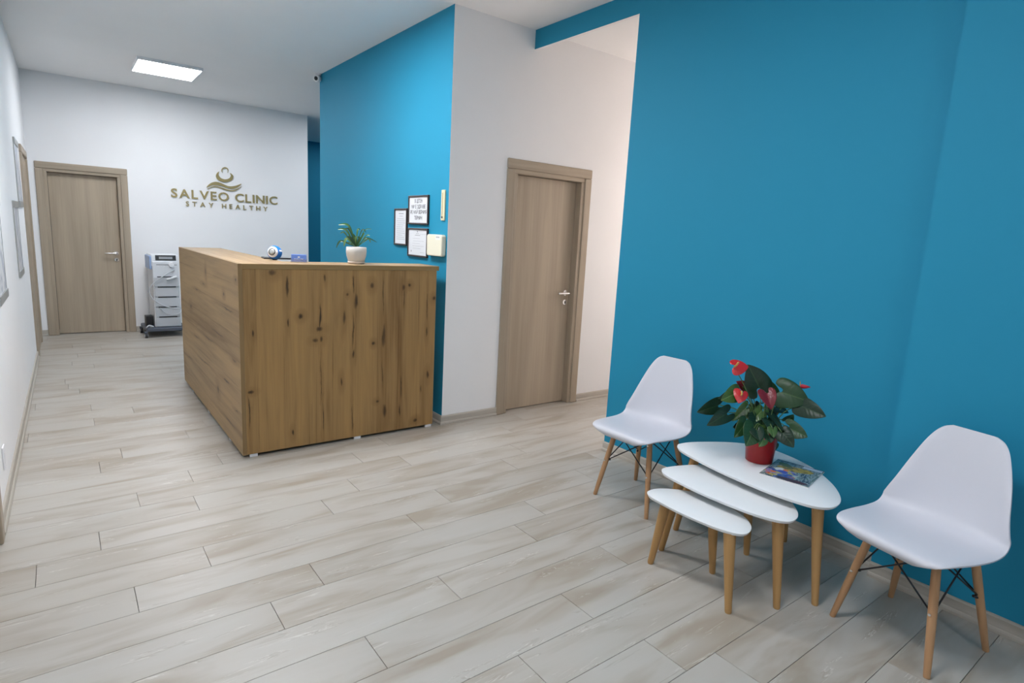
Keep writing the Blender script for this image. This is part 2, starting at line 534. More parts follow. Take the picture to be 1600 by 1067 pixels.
# floor with every plank a piece of its own
fl_ = B().box((-.6, -2.6, -.03), (6.95, 12.0, -.0085)).build('floor', M['dark'])
tag(fl_, 'pale limed oak laminate plank floor of the clinic hall', 'floor', kind='structure')
PW, PL = .1985, 1.238
KNOWN = {1.271: 1.695, 1.4695: 1.234, 1.668: 1.621, 1.8665: .814, 2.065: 1.241, 2.2635: .583, 2.462: .804, 2.6605: .152,
         2.859: .441, 3.0575: -.17, 3.256: .059, 3.4545: .496, 3.653: .248, 3.8515: .53, 4.2485: .105}
plank_cache = {}
def plank_mesh(L, W):
    key = (round(L, 3), round(W, 3))
    if key not in plank_cache:
        g, e = .0009, .0009
        x, y = L / 2 - g, W / 2 - g
        b = B()
        vs = [(-x, -y, -.008), (x, -y, -.008), (x, y, -.008), (-x, y, -.008), (-x, -y, -e), (x, -y, -e), (x, y, -e), (-x, y, -e),
              (-x + e, -y + e, 0), (x - e, -y + e, 0), (x - e, y - e, 0), (-x + e, y - e, 0)]
        fs = [(0, 1, 5, 4), (1, 2, 6, 5), (2, 3, 7, 6), (3, 0, 4, 7), (4, 5, 9, 8), (5, 6, 10, 9), (6, 7, 11, 10), (7, 4, 8, 11), (8, 9, 10, 11)]
        plank_cache[key] = b.add(vs, fs).mesh('plank', M['plank'])
    return plank_cache[key]
row = 0
ytop = 1.271 - PW * 5
while ytop - PW < YF + .3:
    xa, xb_ = -.33, XR + .02
    if ytop > 2.8 and ytop < YD + .3: xb_ = 4.9
    if ytop > YD + .35: xb_ = XB + .06
    if ytop > 6.7: xb_ = 3.3
    k = [v for kk, v in KNOWN.items() if abs(kk - ytop) < .02]
    j = k[0] if k else random.uniform(0, PL)
    x = j - PL * math.ceil((j - xa) / PL)
    while x < xb_:
        a, b2 = max(x, xa), min(x + PL, xb_)
        if b2 - a > .03:
            o = bpy.data.objects.new('plank', plank_mesh(b2 - a, PW))
            C.objects.link(o)
            o.parent = fl_
            o.location = ((a + b2) / 2, ytop - PW / 2, 0)
        x += PL
    ytop += PW
# plain floor where the camera cannot look
for nm, lo, hi in (('rear_boards', (-.33, -2.5, -.008), (XR, 1.271 - PW * 6 - .002, -.0002)), ('passage_boards', (4.9, YO - .05, -.008), (6.8, YD, -.0002)), ('recess_boards', (2.2, YF + .32, -.008), (5.2, 11.85, -.0002))):
    B().box(lo, hi).build(nm, M['plank'], parent=fl_)

S('ceiling', B().box((-.6, -2.6, H), (6.95, 12.0, H + .1)), M['ceil'], 'flat pale grey-white painted ceiling of the hall', 'ceiling')

# left wall
b = B()
b.add([(xl(-2.5), -2.5, 0), (xl(YF), YF, 0), (xl(YF) - .2, YF, 0), (xl(-2.5) - .2, -2.5, 0),
       (xl(-2.5), -2.5, H), (xl(YF), YF, H), (xl(YF) - .2, YF, H), (xl(-2.5) - .2, -2.5, H)],
      [(0, 3, 2, 1), (4, 5, 6, 7), (0, 1, 5, 4), (1, 2, 6, 5), (2, 3, 7, 6), (3, 0, 4, 7)])
S('wall_left', b, M['white'], 'long white wall at the left edge of the photo', 'wall', fix=True)

# a wall with a door hole, facing -Y
def wall_hole(y0, y1, x0, x1, hx0, hx1, hz):
    return B().box((x0, y0, 0), (hx0, y1, H)).box((hx1, y0, 0), (x1, y1, H)).box((hx0, y0, hz), (hx1, y1, H))
D1 = (-.185, .738, 2.09)    # far door: outer casing left, right, top
D2 = (2.862, 3.790, 2.113)  # nearer door
b = B().box((-.26, YF, 0), (D1[0] + .05, YF + .14, H)).box((D1[1] - .05, YF, 0), (3.027, YF + .14, H)).box((D1[0] + .05, YF, D1[2] - .05), (D1[1] - .05, YF + .14, H))
S('wall_far', b, M['white'], 'white far wall carrying the gold clinic sign', 'wall')
b = B().box((XB, YD, 0), (D2[0] + .05, YD + .14, H), 0, {'-x': 1}).box((D2[1] - .05, YD, 0), (6.8, YD + .14, H)).box((D2[0] + .05, YD, D2[2] - .05), (D2[1] - .05, YD + .14, H))
S('wall_front', b, [M['white'], M['blue']], 'white wall with a wooden door right of the reception desk', 'wall')
S('wall_desk', B().box((XB, YD + .14, 0), (XB + .12, 6.655, H)), M['blue'], 'bright blue wall behind the reception desk', 'wall')
# right wall: opening to the side passage between y 2.83 and YD, a bulkhead over it
YO = 2.83
b = B().box((XR, -2.5, 0), (XR + .16, YO, H), 0, {'+y': 1, '+x': 1}).box((XR, YO, 2.958), (XR + .03, YD, H), 0, {'-z': 1, '+x': 1})
b.box((XP, -2.5, 0), (XR + .001, .985, H))
S('wall_right', b, [M['blue'], M['white']], 'deep blue wall behind the chairs and nesting tables', 'wall')
S('wall_rear', B().box((-.6, -2.62, 0), (3.3, -2.5, H)), M['white'], 'white wall behind the camera position', 'wall')
b = B().box((6.8, YO - .16, 0), (6.92, YD + .14, H)).box((XR + .16, YO - .16, 0), (6.8, YO, H))
S('wall_passage', b, M['white'], 'white walls closing the side passage beyond the blue wall', 'wall')
b = B().box((2.2, 11.8, 0), (5.3, 11.92, H)).box((5.2, 6.5, 0), (5.3, 11.8, H)).box((2.2, YF + .14, 0), (2.32, 11.8, H))
b.box((XB + .12, 6.535, 0), (5.2, 6.655, H))
S('wall_recess', b, M['blue'], 'dark blue wall glimpsed in the gap beside the far wall', 'wall')

# skirting boards: flat upper part over a rounded toe
def skirting(name, p0, p1, nrm, m, label, m0=0):
    p0, p1, nrm = Vector(p0), Vector(p1), Vector(nrm)
    prof = [(0, 0), (.022, 0), (.022, .012), (.018, .02), (.013, .023), (.013, .062), (.009, .07), (0, .07)]
    b = B()
    n = len(prof)
    d_ = (p1 - p0).normalized()
    vs = [tuple(p + nrm * a + Vector((0, 0, h)) - d_ * (a * m0 if p is p0 else 0)) for p in (p0, p1) for a, h in prof]   # m0 = 1: mitred outer corner
    fs = [(k, (k + 1) % n, n + (k + 1) % n, n + k) for k in range(n)] + [tuple(reversed(range(n))), tuple(range(n, 2 * n))]
    b.add(vs, fs)
    return S(name, b, m, label, 'skirting', fix=True)
skirting('baseboard_left', (xl(3.43), 3.43, 0), (xl(7.76), 7.76, 0), (1, 0, 0), M['skirt_y'], 'long pale wooden skirting along the left white wall')
skirting('baseboard_far', (D1[1], YF, 0), (3.027, YF, 0), (0, -1, 0), M['skirt_x'], 'pale skirting under the gold sign behind the trolley')
skirting('baseboard_far', (xl(9.1), YF, 0), (D1[0], YF, 0), (0, -1, 0), M['skirt_x'], 'tiny piece of skirting left of the far door')
skirting('baseboard_desk', (XB, YD, 0), (XB, 6.655, 0), (-1, 0, 0), M['skirt_y'], 'skirting at the foot of the blue wall behind the desk', 1)
skirting('baseboard_front', (XB, YD, 0), (D2[0], YD, 0), (0, -1, 0), M['skirt_x'], 'short skirting between the desk and the nearer door', 1)
skirting('baseboard_passage', (D2[1], YD, 0), (6.8, YD, 0), (0, -1, 0), M['skirt_x'], 'skirting in the side passage right of the nearer door')
skirting('baseboard_right', (XR, .985, 0), (XR, YO, 0), (-1, 0, 0), M['skirt_y'], 'skirting at the blue wall behind the nesting tables')
skirting('baseboard_front_right', (XP, -2.5, 0), (XP, .985, 0), (-1, 0, 0), M['skirt_y'], 'skirting at the forward blue wall behind the right chair')

# doors
def lever(parent, x, y, z, sx, sy):
    """lever handle on a rosette plus a keyhole rosette, in the door frame of reference: face at y, sticks out to -y"""
    h = B().tube([(x, y, z), (x, y - .009, z)], .026, 20).build('handle', M['chrome'], parent, smooth=False)
    lv = B().tube(smooth_open([(x, y - .006, z), (x, y - .05, z), (x + sx * .012, y - .058, z), (x + sx * .125, y - .056, z)], 4), .0095, 10)
    lv.build('lever', M['chrome'], h, smooth=True)
    k = B().tube([(x, y, z - .085), (x, y - .008, z - .085)], .024, 20).build('keyhole_rosette', M['chrome'], parent)
    B().box((x - .005, y - .0095, z - .098), (x + .005, y - .0075, z - .074)).build('keyhole', M['dark'], k)

def door(name, W, HT, label, hx, lx, flip=None, casw=.078, recess=.062, proud=.016, deep=.14):
    """built facing -Y with its outer casing from x 0..W; wall face at y 0"""
    t = thing(name, label, 'door', kind='structure')
    def cas(lo, hi, nm, m):
        return B().box(lo, hi).build(nm, m, t, bevel=.009, seg=3)
    cas((0, -proud, 0), (casw, .01, HT - casw), 'casing_side', M['casing'])
    cas((W - casw, -proud, 0), (W, .01, HT - casw), 'casing_side', M['casing'])
    cas((0, -proud, HT - casw), (W, .01, HT), 'casing_head', M['casing_x'])
    # jamb lining, stepped back a little from the casing
    g = .006
    jw = .034
    for lo, hi, nm, m in (((casw - .02, -.004, 0), (casw + jw, deep, HT - casw - jw), 'jamb', M['casing']),
                          ((W - casw - jw, -.004, 0), (W - casw + .02, deep, HT - casw - jw), 'jamb', M['casing']),
                          ((casw - .02, -.004, HT - casw - jw), (W - casw + .02, deep, HT - casw + .02), 'jamb_head', M['casing_x'])):
        B().box(lo, hi).build(nm, m, t, bevel=.005, seg=2)
    lf = B().box((casw + jw + .003, recess, .008), (W - casw - jw - .003, recess + .04, HT - casw - jw - .003)).build('leaf', M['doorwood'], t, bevel=.002)
    if recess > 0:          # the doors of the left wall show no handle in the photograph
        lever(t, hx, recess, 1.025, lx, -1)
    return t
d = door('door_1', D1[1] - D1[0], D1[2], 'light wooden door in the far white wall, left of the gold sign', D1[1] - D1[0] - .165, -1)
d.location = (D1[0], YF, 0)
d = door('door_2', D2[1] - D2[0], D2[2], 'light wooden door right of the reception desk, beside the blue wall', D2[1] - D2[0] - .165, -1)
d.location = (D2[0], YD, 0)
sl = math.atan2(.062, 5.76)
# doors of the left wall face +X: local x runs along -Y ... +Y
def left_door(name, ya, yb, label):
    d = door(name, yb - ya, 2.15, label, .165, 1, deep=.005, recess=-.010, proud=.022)
    d.location = (xl(ya), ya, 0)
    d.rotation_euler = (0, 0, math.pi / 2 - sl)
    return d
left_door('door_3', 7.77, 8.77, 'light wooden door seen edge-on in the left wall near the far corner')
left_door('door_4', 2.46, 3.41, 'casing edge of the near wooden door at the lower left photo edge')

# ================================================================ lights
def led_panel(loc, sx, sy, label, tint, power):
    t = thing('ceiling_light', label, 'ceiling light', loc)
    hx, hy, d = sx / 2, sy / 2, .032
    b = B()
    b.box((-hx, -hy, -d), (-hx + .012, hy, -.0005)).box((hx - .012, -hy, -d), (hx, hy, -.0005)).box((-hx + .012, -hy, -d), (hx - .012, -hy + .012, -.0005)).box((-hx + .012, hy - .012, -d), (hx - .012, hy, -.0005))
    b.build('frame', M['whiteplastic'], t)
    m = mat('led_diffuser', (.9, .9, .9), .5, emit=(tint, power))
    B().box((-hx + .012, -hy + .012, -d + .002), (hx - .012, hy - .012, -d + .008)).build('diffuser', m, t)
    return t
led_panel((1.04, 7.72, H), .60, .64, 'bright white square LED panel on the ceiling above the far door', PANEL_TINT, PANEL_POWER * 1.0)
led_panel((1.04, 4.15, H), .60, .64, 'square LED panel above the reception desk, just out of the frame', PANEL_TINT, PANEL_POWER * 1.9)
led_panel((1.04, 1.2, H), .60, .64, 'square LED panel over the middle of the hall, out of the frame', PANEL_TINT, PANEL_POWER * .95)
led_panel((1.04, -1.7, H), .60, .64, 'square LED panel behind the camera position', PANEL_TINT, PANEL_POWER * .55)
pd = thing('pendant_lamp', 'warm opal globe lamp hanging in the side passage, hidden by the blue wall', 'lamp', (5.45, 3.1, 1.75))
B().tube([(0, 0, .10), (0, 0, 1.3495)], .004, 6).build('cord', M['black'], pd)
B().tube([(0, 0, .09), (0, 0, .14)], [.03, .02], 14).build('lamp_holder', M['whiteplastic'], pd)
B().tube([(0, 0, 1.325), (0, 0, 1.3495)], [.05, .055], 16).build('ceiling_rose', M['whiteplastic'], pd)
B().lathe([(.0001, -.1)] + [(.1 * math.sin(a), -.1 * math.cos(a)) for a in [k * math.pi / 12 for k in range(1, 12)]] + [(.0001, .1)], n=20).build('globe', mat('opal_globe', (.9, .9, .9), .4, emit=((1.0, .84, .74), ALCOVE_POWER)), pd, smooth=True)

led_panel((3.6, 7.9, H), .6, .6, 'added unseen light panel for the far wall, in the hidden branch behind the desk wall', PANEL_TINT, PANEL_POWER * .7)  # added lamp, out of sight, brightens the right end of the far wall
led_panel((4.5, 10.7, H), .5, .5, 'added unseen light panel brightening the recess past the far wall', PANEL_TINT, PANEL_POWER * .5)  # added lamp, out of sight, lifts the dark blue of the recess

# ================================================================ gold sign on the far wall
sg = thing('wall_sign', 'gold clinic name sign with a figure emblem on the far white wall', 'sign', (1.9, YF, 1.9))
def sign_part(name, polys, parent=sg):
    b = B()
    for vs, fs in polys:
        n = len(vs)
        b.add([(x, YF - .014, z) for x, z in vs] + [(x, YF - .0005, z) for x, z in vs], list(fs) + [tuple(i + n for i in reversed(f)) for f in fs])
        # side walls along boundary edges
        cnt = {}
        for f in fs:
            for i in range(len(f)):
                e = (f[i], f[(i + 1) % len(f)])
                cnt[e] = 1
        o = len(b.v) - 2 * n
        for (p, q) in cnt:
            if (q, p) not in cnt:
                b.f.append((o + q, o + p, o + n + p, o + n + q))
                b.mi.append(0)
    return b.build(name, M['gold'], parent, origin=(1.9, YF, 1.9), fix=True)
def letters(txt, x0, x1, z0, z1, bold, gap, space):
    for vs, fs in text_layout(txt, x1 - x0, z1 - z0, bold, gap=gap, space=space):
        sign_part('letter', [([(x0 + x, z0 + z) for x, z in vs], fs)])
letters('SALVEO CLINIC', 1.217, 2.578, 1.785, 1.897, .018, .13, .22)
letters('STAY HEALTHY', 1.386, 2.438, 1.681, 1.743, .010, .42, .30)
def emblem(name, pts, sub=5):
    pl = smooth_closed([(x, z, 0) for x, z in pts], sub)
    vs = [(p[0], p[1]) for p in pl]
    from mathutils.geometry import tessellate_polygon
    tri = tessellate_polygon([[Vector((x, z, 0)) for x, z in vs]])
    sign_part(name, [(vs, [tuple(t) for t in tri])])
emblem('emblem_wave', WAVE_A)
emblem('emblem_wave', WAVE_B)
emblem('emblem_arms', BOWL)
emblem('emblem_head', RING)

# ================================================================ reception desk
X0, X1, Y0, Y1, ZT = .853, 2.262, 3.883, 6.118, 1.253
front_spots = []
def fk(cx, cy, rz, rx):      # measured on the photographed front, turned into metres on the panel
    u = (cx - 365) / 925.0
    zt, zb = 122 + u * 8, 1015 - u * 150
    return (.03 + (1.22 - .03) * (1 - (cy - zt) / (zb - zt)), X0 + .025 + u * 1.36, rz, rx)
for a in ((485, 138, .020, .022), (548, 200, .07, .010), (550, 372, .03, .006), (607, 342, .016, .014), (403, 420, .022, .006), (693, 350, .09, .006),
          (690, 402, .016, .022), (672, 456, .014, .018), (700, 450, .02, .012), (697, 640, .20, .003), (705, 830, .13, .003), (712, 165, .025, .008),
          (852, 190, .07, .004), (862, 275, .05, .012), (850, 420, .12, .004), (856, 520, .03, .008), (848, 850, .09, .004), (942, 200, .022, .015),
          (806, 350, .05, .008), (825, 237, .012, .01), (800, 655, .030, .009), (957, 470, .014, .012), (1003, 250, .14, .003), (1008, 440, .085, .013),
          (1003, 640, .13, .004), (1010, 815, .05, .016), (975, 765, .012, .014), (1112, 205, .022, .012), (1116, 260, .09, .004), (1145, 195, .014, .012),
          (1108, 690, .10, .004), (1103, 800, .04, .008), (1195, 850, .014, .016), (1278, 262, .016, .014), (1243, 300, .11, .004), (1242, 420, .04, .007),
          (1250, 632, .028, .010), (1215, 700, .03, .004), (560, 918, .022, .008), (378, 800, .12, .004), (388, 705, .012, .018), (360, 160, .03, .008)):
    front_spots.append(fk(*a))
OAKF = wood_oak('oak_front', 'Z', [(a, c, ra, rc) for a, c, ra, rc in front_spots], (.325, .197, .078), (.045, .025, .012))
side_spots = [(4.30, 1.02, .02, .015), (4.20, .93, .16, .005), (4.9, 1.12, .018, .03), (5.0, 1.02, .05, .008), (5.3, .95, .07, .006), (4.55, .72, .2, .006), (4.05, .62, .06, .01),
              (4.9, .62, .22, .006), (5.4, .55, .12, .005), (4.3, .42, .10, .008), (5.1, .40, .25, .005), (4.6, .30, .03, .03), (5.6, .78, .03, .02), (4.02, .28, .05, .006),
              (5.75, .3, .12, .006), (4.25, .15, .2, .006), (3.95, 1.15, .02, .012)]
OAKS = wood_oak('oak_side', 'Y', side_spots, (.325, .215, .105), (.07, .042, .026))
OAKT = wood_oak('oak_top', 'Y', [(4.7, .2, .05, .01)], (.33, .22, .115), (.1, .06, .03))
EDGE = wood_plain('oak_edge', (.30, .20, .085), (.22, .14, .055), 'X')
EDGEZ = wood_plain('oak_edge_upright', (.28, .185, .085), (.21, .135, .06), 'Z')
DO = (X0, Y0, 0)
desk = thing('reception_desk', 'tall L-shaped rustic oak reception desk in front of the blue wall', 'desk', DO)
def dbox(nm, lo, hi, mats, bev=.0015, face=None):
    # origin stays at the world zero so that the grain is laid out in room metres
    o = B().box(lo, hi, 0, face).build(nm, mats, desk, origin=(0, 0, 0), bevel=bev)
    o.location = (-DO[0], -DO[1], 0)
    return o
dbox('side_panel', (X0, Y0, .020), (X0 + .025, Y1, ZT), [OAKS, EDGEZ], face={'-y': 1, '+y': 1, '+z': 1})
dbox('top_board', (X0 + .025, Y0, ZT - .033), (X1, Y0 + .30, ZT), [OAKT, EDGE], face={'-y': 1, '+x': 1, '+y': 1})
dbox('top_board', (X0 + .025, Y0 + .3005, ZT - .033), (X0 + .35, Y1, ZT), [OAKT, EDGE], face={'+x': 1, '+y': 1})
dbox('front_panel', (X0 + .0255, Y0 + .004, .021), (X1 - .018, Y0 + .024, ZT - .0335), [OAKF])
dbox('end_panel', (X1 - .036, Y0 + .0245, .030), (X1 - .018, Y0 + .30, ZT - .0335), [OAKF])
dbox('inner_panel', (X0 + .3, Y0 + .30, .030), (X0 + .318, Y1 - .02, ZT - .0335), [OAKF])
dbox('inner_panel', (X0 + .318, Y0 + .28, .030), (X1 - .037, Y0 + .298, ZT - .0335), [OAKF])
dbox('worktop', (X0 + .319, Y0 + .299, .72), (X1 - .02, Y0 + .85, .745), [OAKT])
dbox('end_panel', (X0 + .0255, Y1 - .02, .030), (X0 + .3, Y1 - .002, ZT - .0335), [OAKS])
for fx, fy in ((.895, Y0 + .008), (1.603, Y0 + .008), (2.185, Y0 + .008), (X0 + .004, 4.25), (X0 + .004, 5.0), (X0 + .004, 5.7), (.9, Y1 - .07), (2.15, Y0 + .22)):
    w, dd = (.05, .02) if fy < 4 else (.02, .05)
    o = dbox('foot', (fx, fy, 0), (fx + w, fy + dd, .0205), [M['whiteplastic']])
    tag(o, 'small white plastic foot')
dbox('gap_shade', (X0 + .06, Y0 + .10, .002), (X0 + .29, Y1 - .08, .019), [M['dark']])  # dark slabs stand in for the shade in the gap under the desk
dbox('gap_shade', (X0 + .30, Y0 + .10, .002), (X1 - .06, Y0 + .27, .019), [M['dark']])

# ---------------------------------------------------------------- things on the desk
ZD = ZT
# blue ball speaker
sp = thing('ball_speaker', 'small round blue and white speaker on the desk top', 'speaker', (1.197, 4.335, ZD))
R_ = .049
dirv = Vector((-.62, -.74, .16)).normalized()
ax = dirv
e1 = ax.cross(Vector((0, 0, 1))).normalized(); e2 = e1.cross(ax)
cc = Vector((0, 0, R_ + .002))
def ballpatch(a0, a1, n=12, rad=R_):
    b = B(); vs = []; fs = []; m = 32
    for i in range(n + 1):
        a = a0 + (a1 - a0) * i / n
        for k in range(m):
            p = 2 * math.pi * k / m
            vs.append(cc + (ax * math.cos(a) + (e1 * math.cos(p) + e2 * math.sin(p)) * math.sin(a)) * rad)
    for i in range(n):
        for k in range(m):
            fs.append((i * m + k, i * m + (k + 1) % m, (i + 1) * m + (k + 1) % m, (i + 1) * m + k))
    return b.add(vs, fs)
M['spkblue'] = mat('speaker_blue', (.03, .19, .62), .25)
M['spkgrey'] = mat('speaker_cone', (.45, .48, .48), .35, .5)
ballpatch(.80, math.pi, 16).build('body', M['spkblue'], sp, smooth=True, fix=True)
ballpatch(.50, .86, 8, R_ * 1.012).build('ring', M['whiteplastic'], sp, smooth=True, fix=True)
# white band over the ball
bd = B(); vs = []; fs = []
ringax = (e1 * .3 + e2 * .95).normalized(); ra = ax; rb = ringax.cross(ra).normalized()
for k in range(40):
    p = 2 * math.pi * k / 40
    for s_ in (-.006, .006):
        dv = (ra * math.cos(p) + rb * math.sin(p)) * (R_ * 1.006) + ringax * s_
        vs.append(cc + dv)
for k in range(7, 33):
    fs.append((2 * k, 2 * k + 1, (2 * k + 3) % 80, (2 * k + 2) % 80))
bd.add(vs, fs).build('band', M['whiteplastic'], sp, smooth=True)
rimc = cc + ax * R_ * .885
b = B().tube([rimc, rimc - ax * .004], [.0245, .0245], 24)
b.build('surround', M['black'], sp)
b = B().tube([rimc + ax * .001, rimc + ax * .003, rimc + ax * .006], [.0195, .018, .010], 24)
b.build('cone', M['spkgrey'], sp, smooth=True)
B().tube([(0, 0, 0), (0, 0, .006)], [.016, .02], 16).build('base', M['black'], sp)

# dark flat tablet behind it
tb = thing('tablet', 'flat dark grey tablet lying behind the blue speaker', 'tablet', (1.315, 4.47, ZD), math.radians(-8))
B().box((-.16, -.06, 0), (.10, .10, .010)).build('body', M['black'], tb, bevel=.003)
B().box((-.152, -.052, .0101), (.092, .092, .0112)).build('screen', mat('tablet_glass', (.10, .105, .11), .12), tb)

# business card holder
ch = thing('card_holder', 'clear holder of blue cards standing at the desk front edge', 'card holder', (1.292, 4.105, ZD), math.radians(-22))
M['acrylic'] = mat('acrylic', (.9, .93, 1.0), .05)
M['acrylic'].node_tree.nodes['Principled BSDF'].inputs['Transmission Weight'].default_value = .9
b = B().box((-.053, -.022, 0), (.053, .026, .004)).box((-.053, -.022, .004), (.053, -.019, .022))
b.build('tray', M['acrylic'], ch)
B().box((-.053, .012, .004), (.053, .015, .055)).build('back_plate', M['acrylic'], ch)
M['cardblue'] = mat('card_blue', (.14, .27, .74), .4)
cds = B().box((-.048, -.0165, .0045), (.048, .010, .053)).build('cards', M['cardblue'], ch, bevel=.001)
pb = B()
for vs, fs in text_layout('SALVEO CLINIC', .062, .0075, .01, space=.42):
    pb.add([(x - .031, -.0172, .020 + z) for x, z in vs], fs)
pb.prism([(math.cos(a) * .008, math.sin(a) * .005) for a in [k * math.pi / 8 for k in range(16)]], lambda a, b_, h: (a, h, .036 + b_), -.0172, -.0168)
pb.build('print', M['whiteplastic'], cds)

# potted plant on the desk
PL_ = (1.682, 4.06, ZD)
pp = thing('potted_plant', 'white pot with a narrow-leaved green plant on the desk', 'potted plant', PL_)
M['potwhite'] = mat('pot_glaze', (.56, .54, .50), .35)
M['soil'] = mat('soil', (.03, .022, .015), .95)
B().lathe([(.056, .012), (.060, .030), (.068, .055), (.071, .085), (.0705, .116), (.0665, .118), (.0645, .110), (.0645, .095)], n=40).build('pot', M['potwhite'], pp, smooth=True)
B().lathe([(.050, 0), (.056, .002), (.061, .014), (.058, .016), (.052, .012), (.03, .011)], n=40).build('saucer', mat('saucer_clay', (.60, .52, .45), .4), pp, smooth=True)
B().lathe([(.064, .10), (.03, .105), (.0001, .106)], n=24).build('soil', M['soil'], pp)
def leaf_mat(name, c, vein, rough=.32):
    m = mat(name, c, rough, spec=.5)
    t = NT(m)
    co = t.coords(5.0)
    f = t.noise(co, 22.0, 3)
    d = tuple(x * .72 for x in c)
    t.col(t.mix(f, c, d))
    t.bump(t.noise(co, 60, 2), .1, .002)
    return m
LEAFS = [leaf_mat('narrow_leaf_dark', (.022, .075, .022), None), leaf_mat('narrow_leaf_mid', (.05, .15, .04), None), leaf_mat('narrow_leaf_light', (.13, .24, .08), None)]
for i, (b0, m0, t0, w) in enumerate(DESK_LEAVES):
    pts = smooth_open([(q[0] + .028, q[1], q[2]) for q in (b0, m0, t0)], 7)
    b = B(); vs = []; fs = []
    n = len(pts)
    for k, p in enumerate(pts):
        s_ = k / (n - 1)
        d_ = (pts[min(k + 1, n - 1)] - pts[max(k - 1, 0)]).normalized()
        sd = d_.cross(Vector((-.6, -.78, .45)))
        sd = sd.normalized() if sd.length > 1e-4 else Vector((1, 0, 0))
        nn = sd.cross(d_).normalized()
        hw = w * .62 * (math.sin(math.pi * min(1, s_ * .93 + .05)) ** .7) * (.45 + .55 * min(1, s_ * 2))
        vs += [p - sd * hw + nn * hw * .35, p, p + sd * hw + nn * hw * .35]
    for k in range(n - 1):
        for c_ in (0, 1):
            fs.append((3 * k + c_, 3 * k + c_ + 1, 3 * k + c_ + 4, 3 * k + c_ + 3))
    b.add(vs, fs).build('leaf', LEAFS[[1, 1, 0, 1, 2, 0, 1, 0][i % 8]], pp, smooth=True)

# ================================================================ things on the blue wall behind the desk
def wall_frame(y0, y1, z0, z1, label, fw_=.014, group=None):
    y0, y1 = y0 - .02, y1 - .02
    yc, zc = (y0 + y1) / 2, (z0 + z1) / 2
    t = thing('picture_frame', label, 'framed notice', (XB, yc, zc))
    o = (XB, yc, zc)
    d = .018
    for lo, hi in (((XB - d, y0, z0), (XB - .0005, y1, z0 + fw_)), ((XB - d, y0, z1 - fw_), (XB - .0005, y1, z1)),
                   ((XB - d, y0, z0 + fw_), (XB - .0005, y0 + fw_, z1 - fw_)), ((XB - d, y1 - fw_, z0 + fw_), (XB - .0005, y1, z1 - fw_))):
        B().box(lo, hi).build('frame_bar', M['framewood'], t, origin=o, bevel=.003)
    p = B().box((XB - .010, y0 + fw_, z0 + fw_), (XB - .001, y1 - fw_, z1 - fw_)).build('sheet', M['paper'], t, origin=o)
    return t, p, o
def print_on(p, o, lines, m, name='print'):
    """lines: (text or None, y_left, width, z, height); y grows to the left when seen from the desk"""
    b = B()
    for txt, yl, w, z, h in lines:
        if txt is None:
            yl -= .02
            b.add([(XB - .0104, yl, z), (XB - .0104, yl - w, z), (XB - .0104, yl - w, z + h), (XB - .0104, yl, z + h)], [(0, 1, 2, 3)])
        else:
            for vs, fs in text_layout(txt, w, h, .02, gap=.10, space=.3):
                b.add([(XB - .0104, yl - .02 - x, z + zz) for x, zz in vs], fs)
    b.build(name, m, p, origin=o)
t, p, o = wall_frame(4.562, 4.797, 1.380, 1.688, 'narrow dark-framed notice left of the other two on the blue wall')
print_on(p, o, [(None, 4.72, .09, 1.642, .006), (None, 4.705, .06, 1.622, .003)] + [(None, 4.76 - random.uniform(0, .02), random.uniform(.10, .15), 1.60 - .017 * k, .0025) for k in range(11)], M['inkgrey'])
t, p, o = wall_frame(4.203, 4.540, 1.558, 1.789, 'upper dark-framed notice with four lines of black capitals')
print_on(p, o, [('В ЦЕТЕН', 4.435, .127, 1.731, .028), ('МИ Е ЗДРАВЕ', 4.487, .231, 1.686, .028), ('РЕ НАЙ ВЕРНИЯ', 4.505, .267, 1.643, .028), ('ТЕРМИН', 4.437, .131, 1.597, .028)], M['ink'])
t, p, o = wall_frame(4.203, 4.540, 1.298, 1.530, 'lower dark-framed certificate with a faint small crest')
print_on(p, o, [(None, 4.385, .016, 1.496, .010), (None, 4.40, .05, 1.484, .003), (None, 4.42, .09, 1.470, .004), (None, 4.34, .12, 1.48, .0012), (None, 4.485, .012, 1.335, .014), (None, 4.33, .08, 1.335, .0015)]
         + [(None, 4.47 - random.uniform(0, .03), random.uniform(.12, .2), 1.445 - .02 * k, .0015) for k in range(5)], M['inkgrey'])
# thermometer
th = thing('thermometer', 'thin cream wall thermometer right of the framed notices', 'thermometer', (XB, 3.965, 1.708))
o = (XB, 3.965, 1.708)
B().box((XB - .012, 3.939, 1.594), (XB - .0005, 3.991, 1.821)).build('board', mat('thermo_board', (.70, .64, .42), .5), th, origin=o, bevel=.004)
B().tube([(XB - .0135, 3.968, 1.615), (XB - .0135, 3.968, 1.80)], .0025, 8).build('tube', mat('thermo_tube', (.5, .42, .25), .2), th, origin=o)
B().tube([(XB - .0115, 3.968, 1.618), (XB - .016, 3.968, 1.618)], .008, 12).build('bulb', M['ink'], th, origin=o)
b = B()
for k in range(17):
    b.box((XB - .0126, 3.950, 1.645 + k * .0095), (XB - .0119, 3.962 if k % 4 else 3.965, 1.6462 + k * .0095))
b.build('scale_marks', M['inkgrey'], th, origin=o)
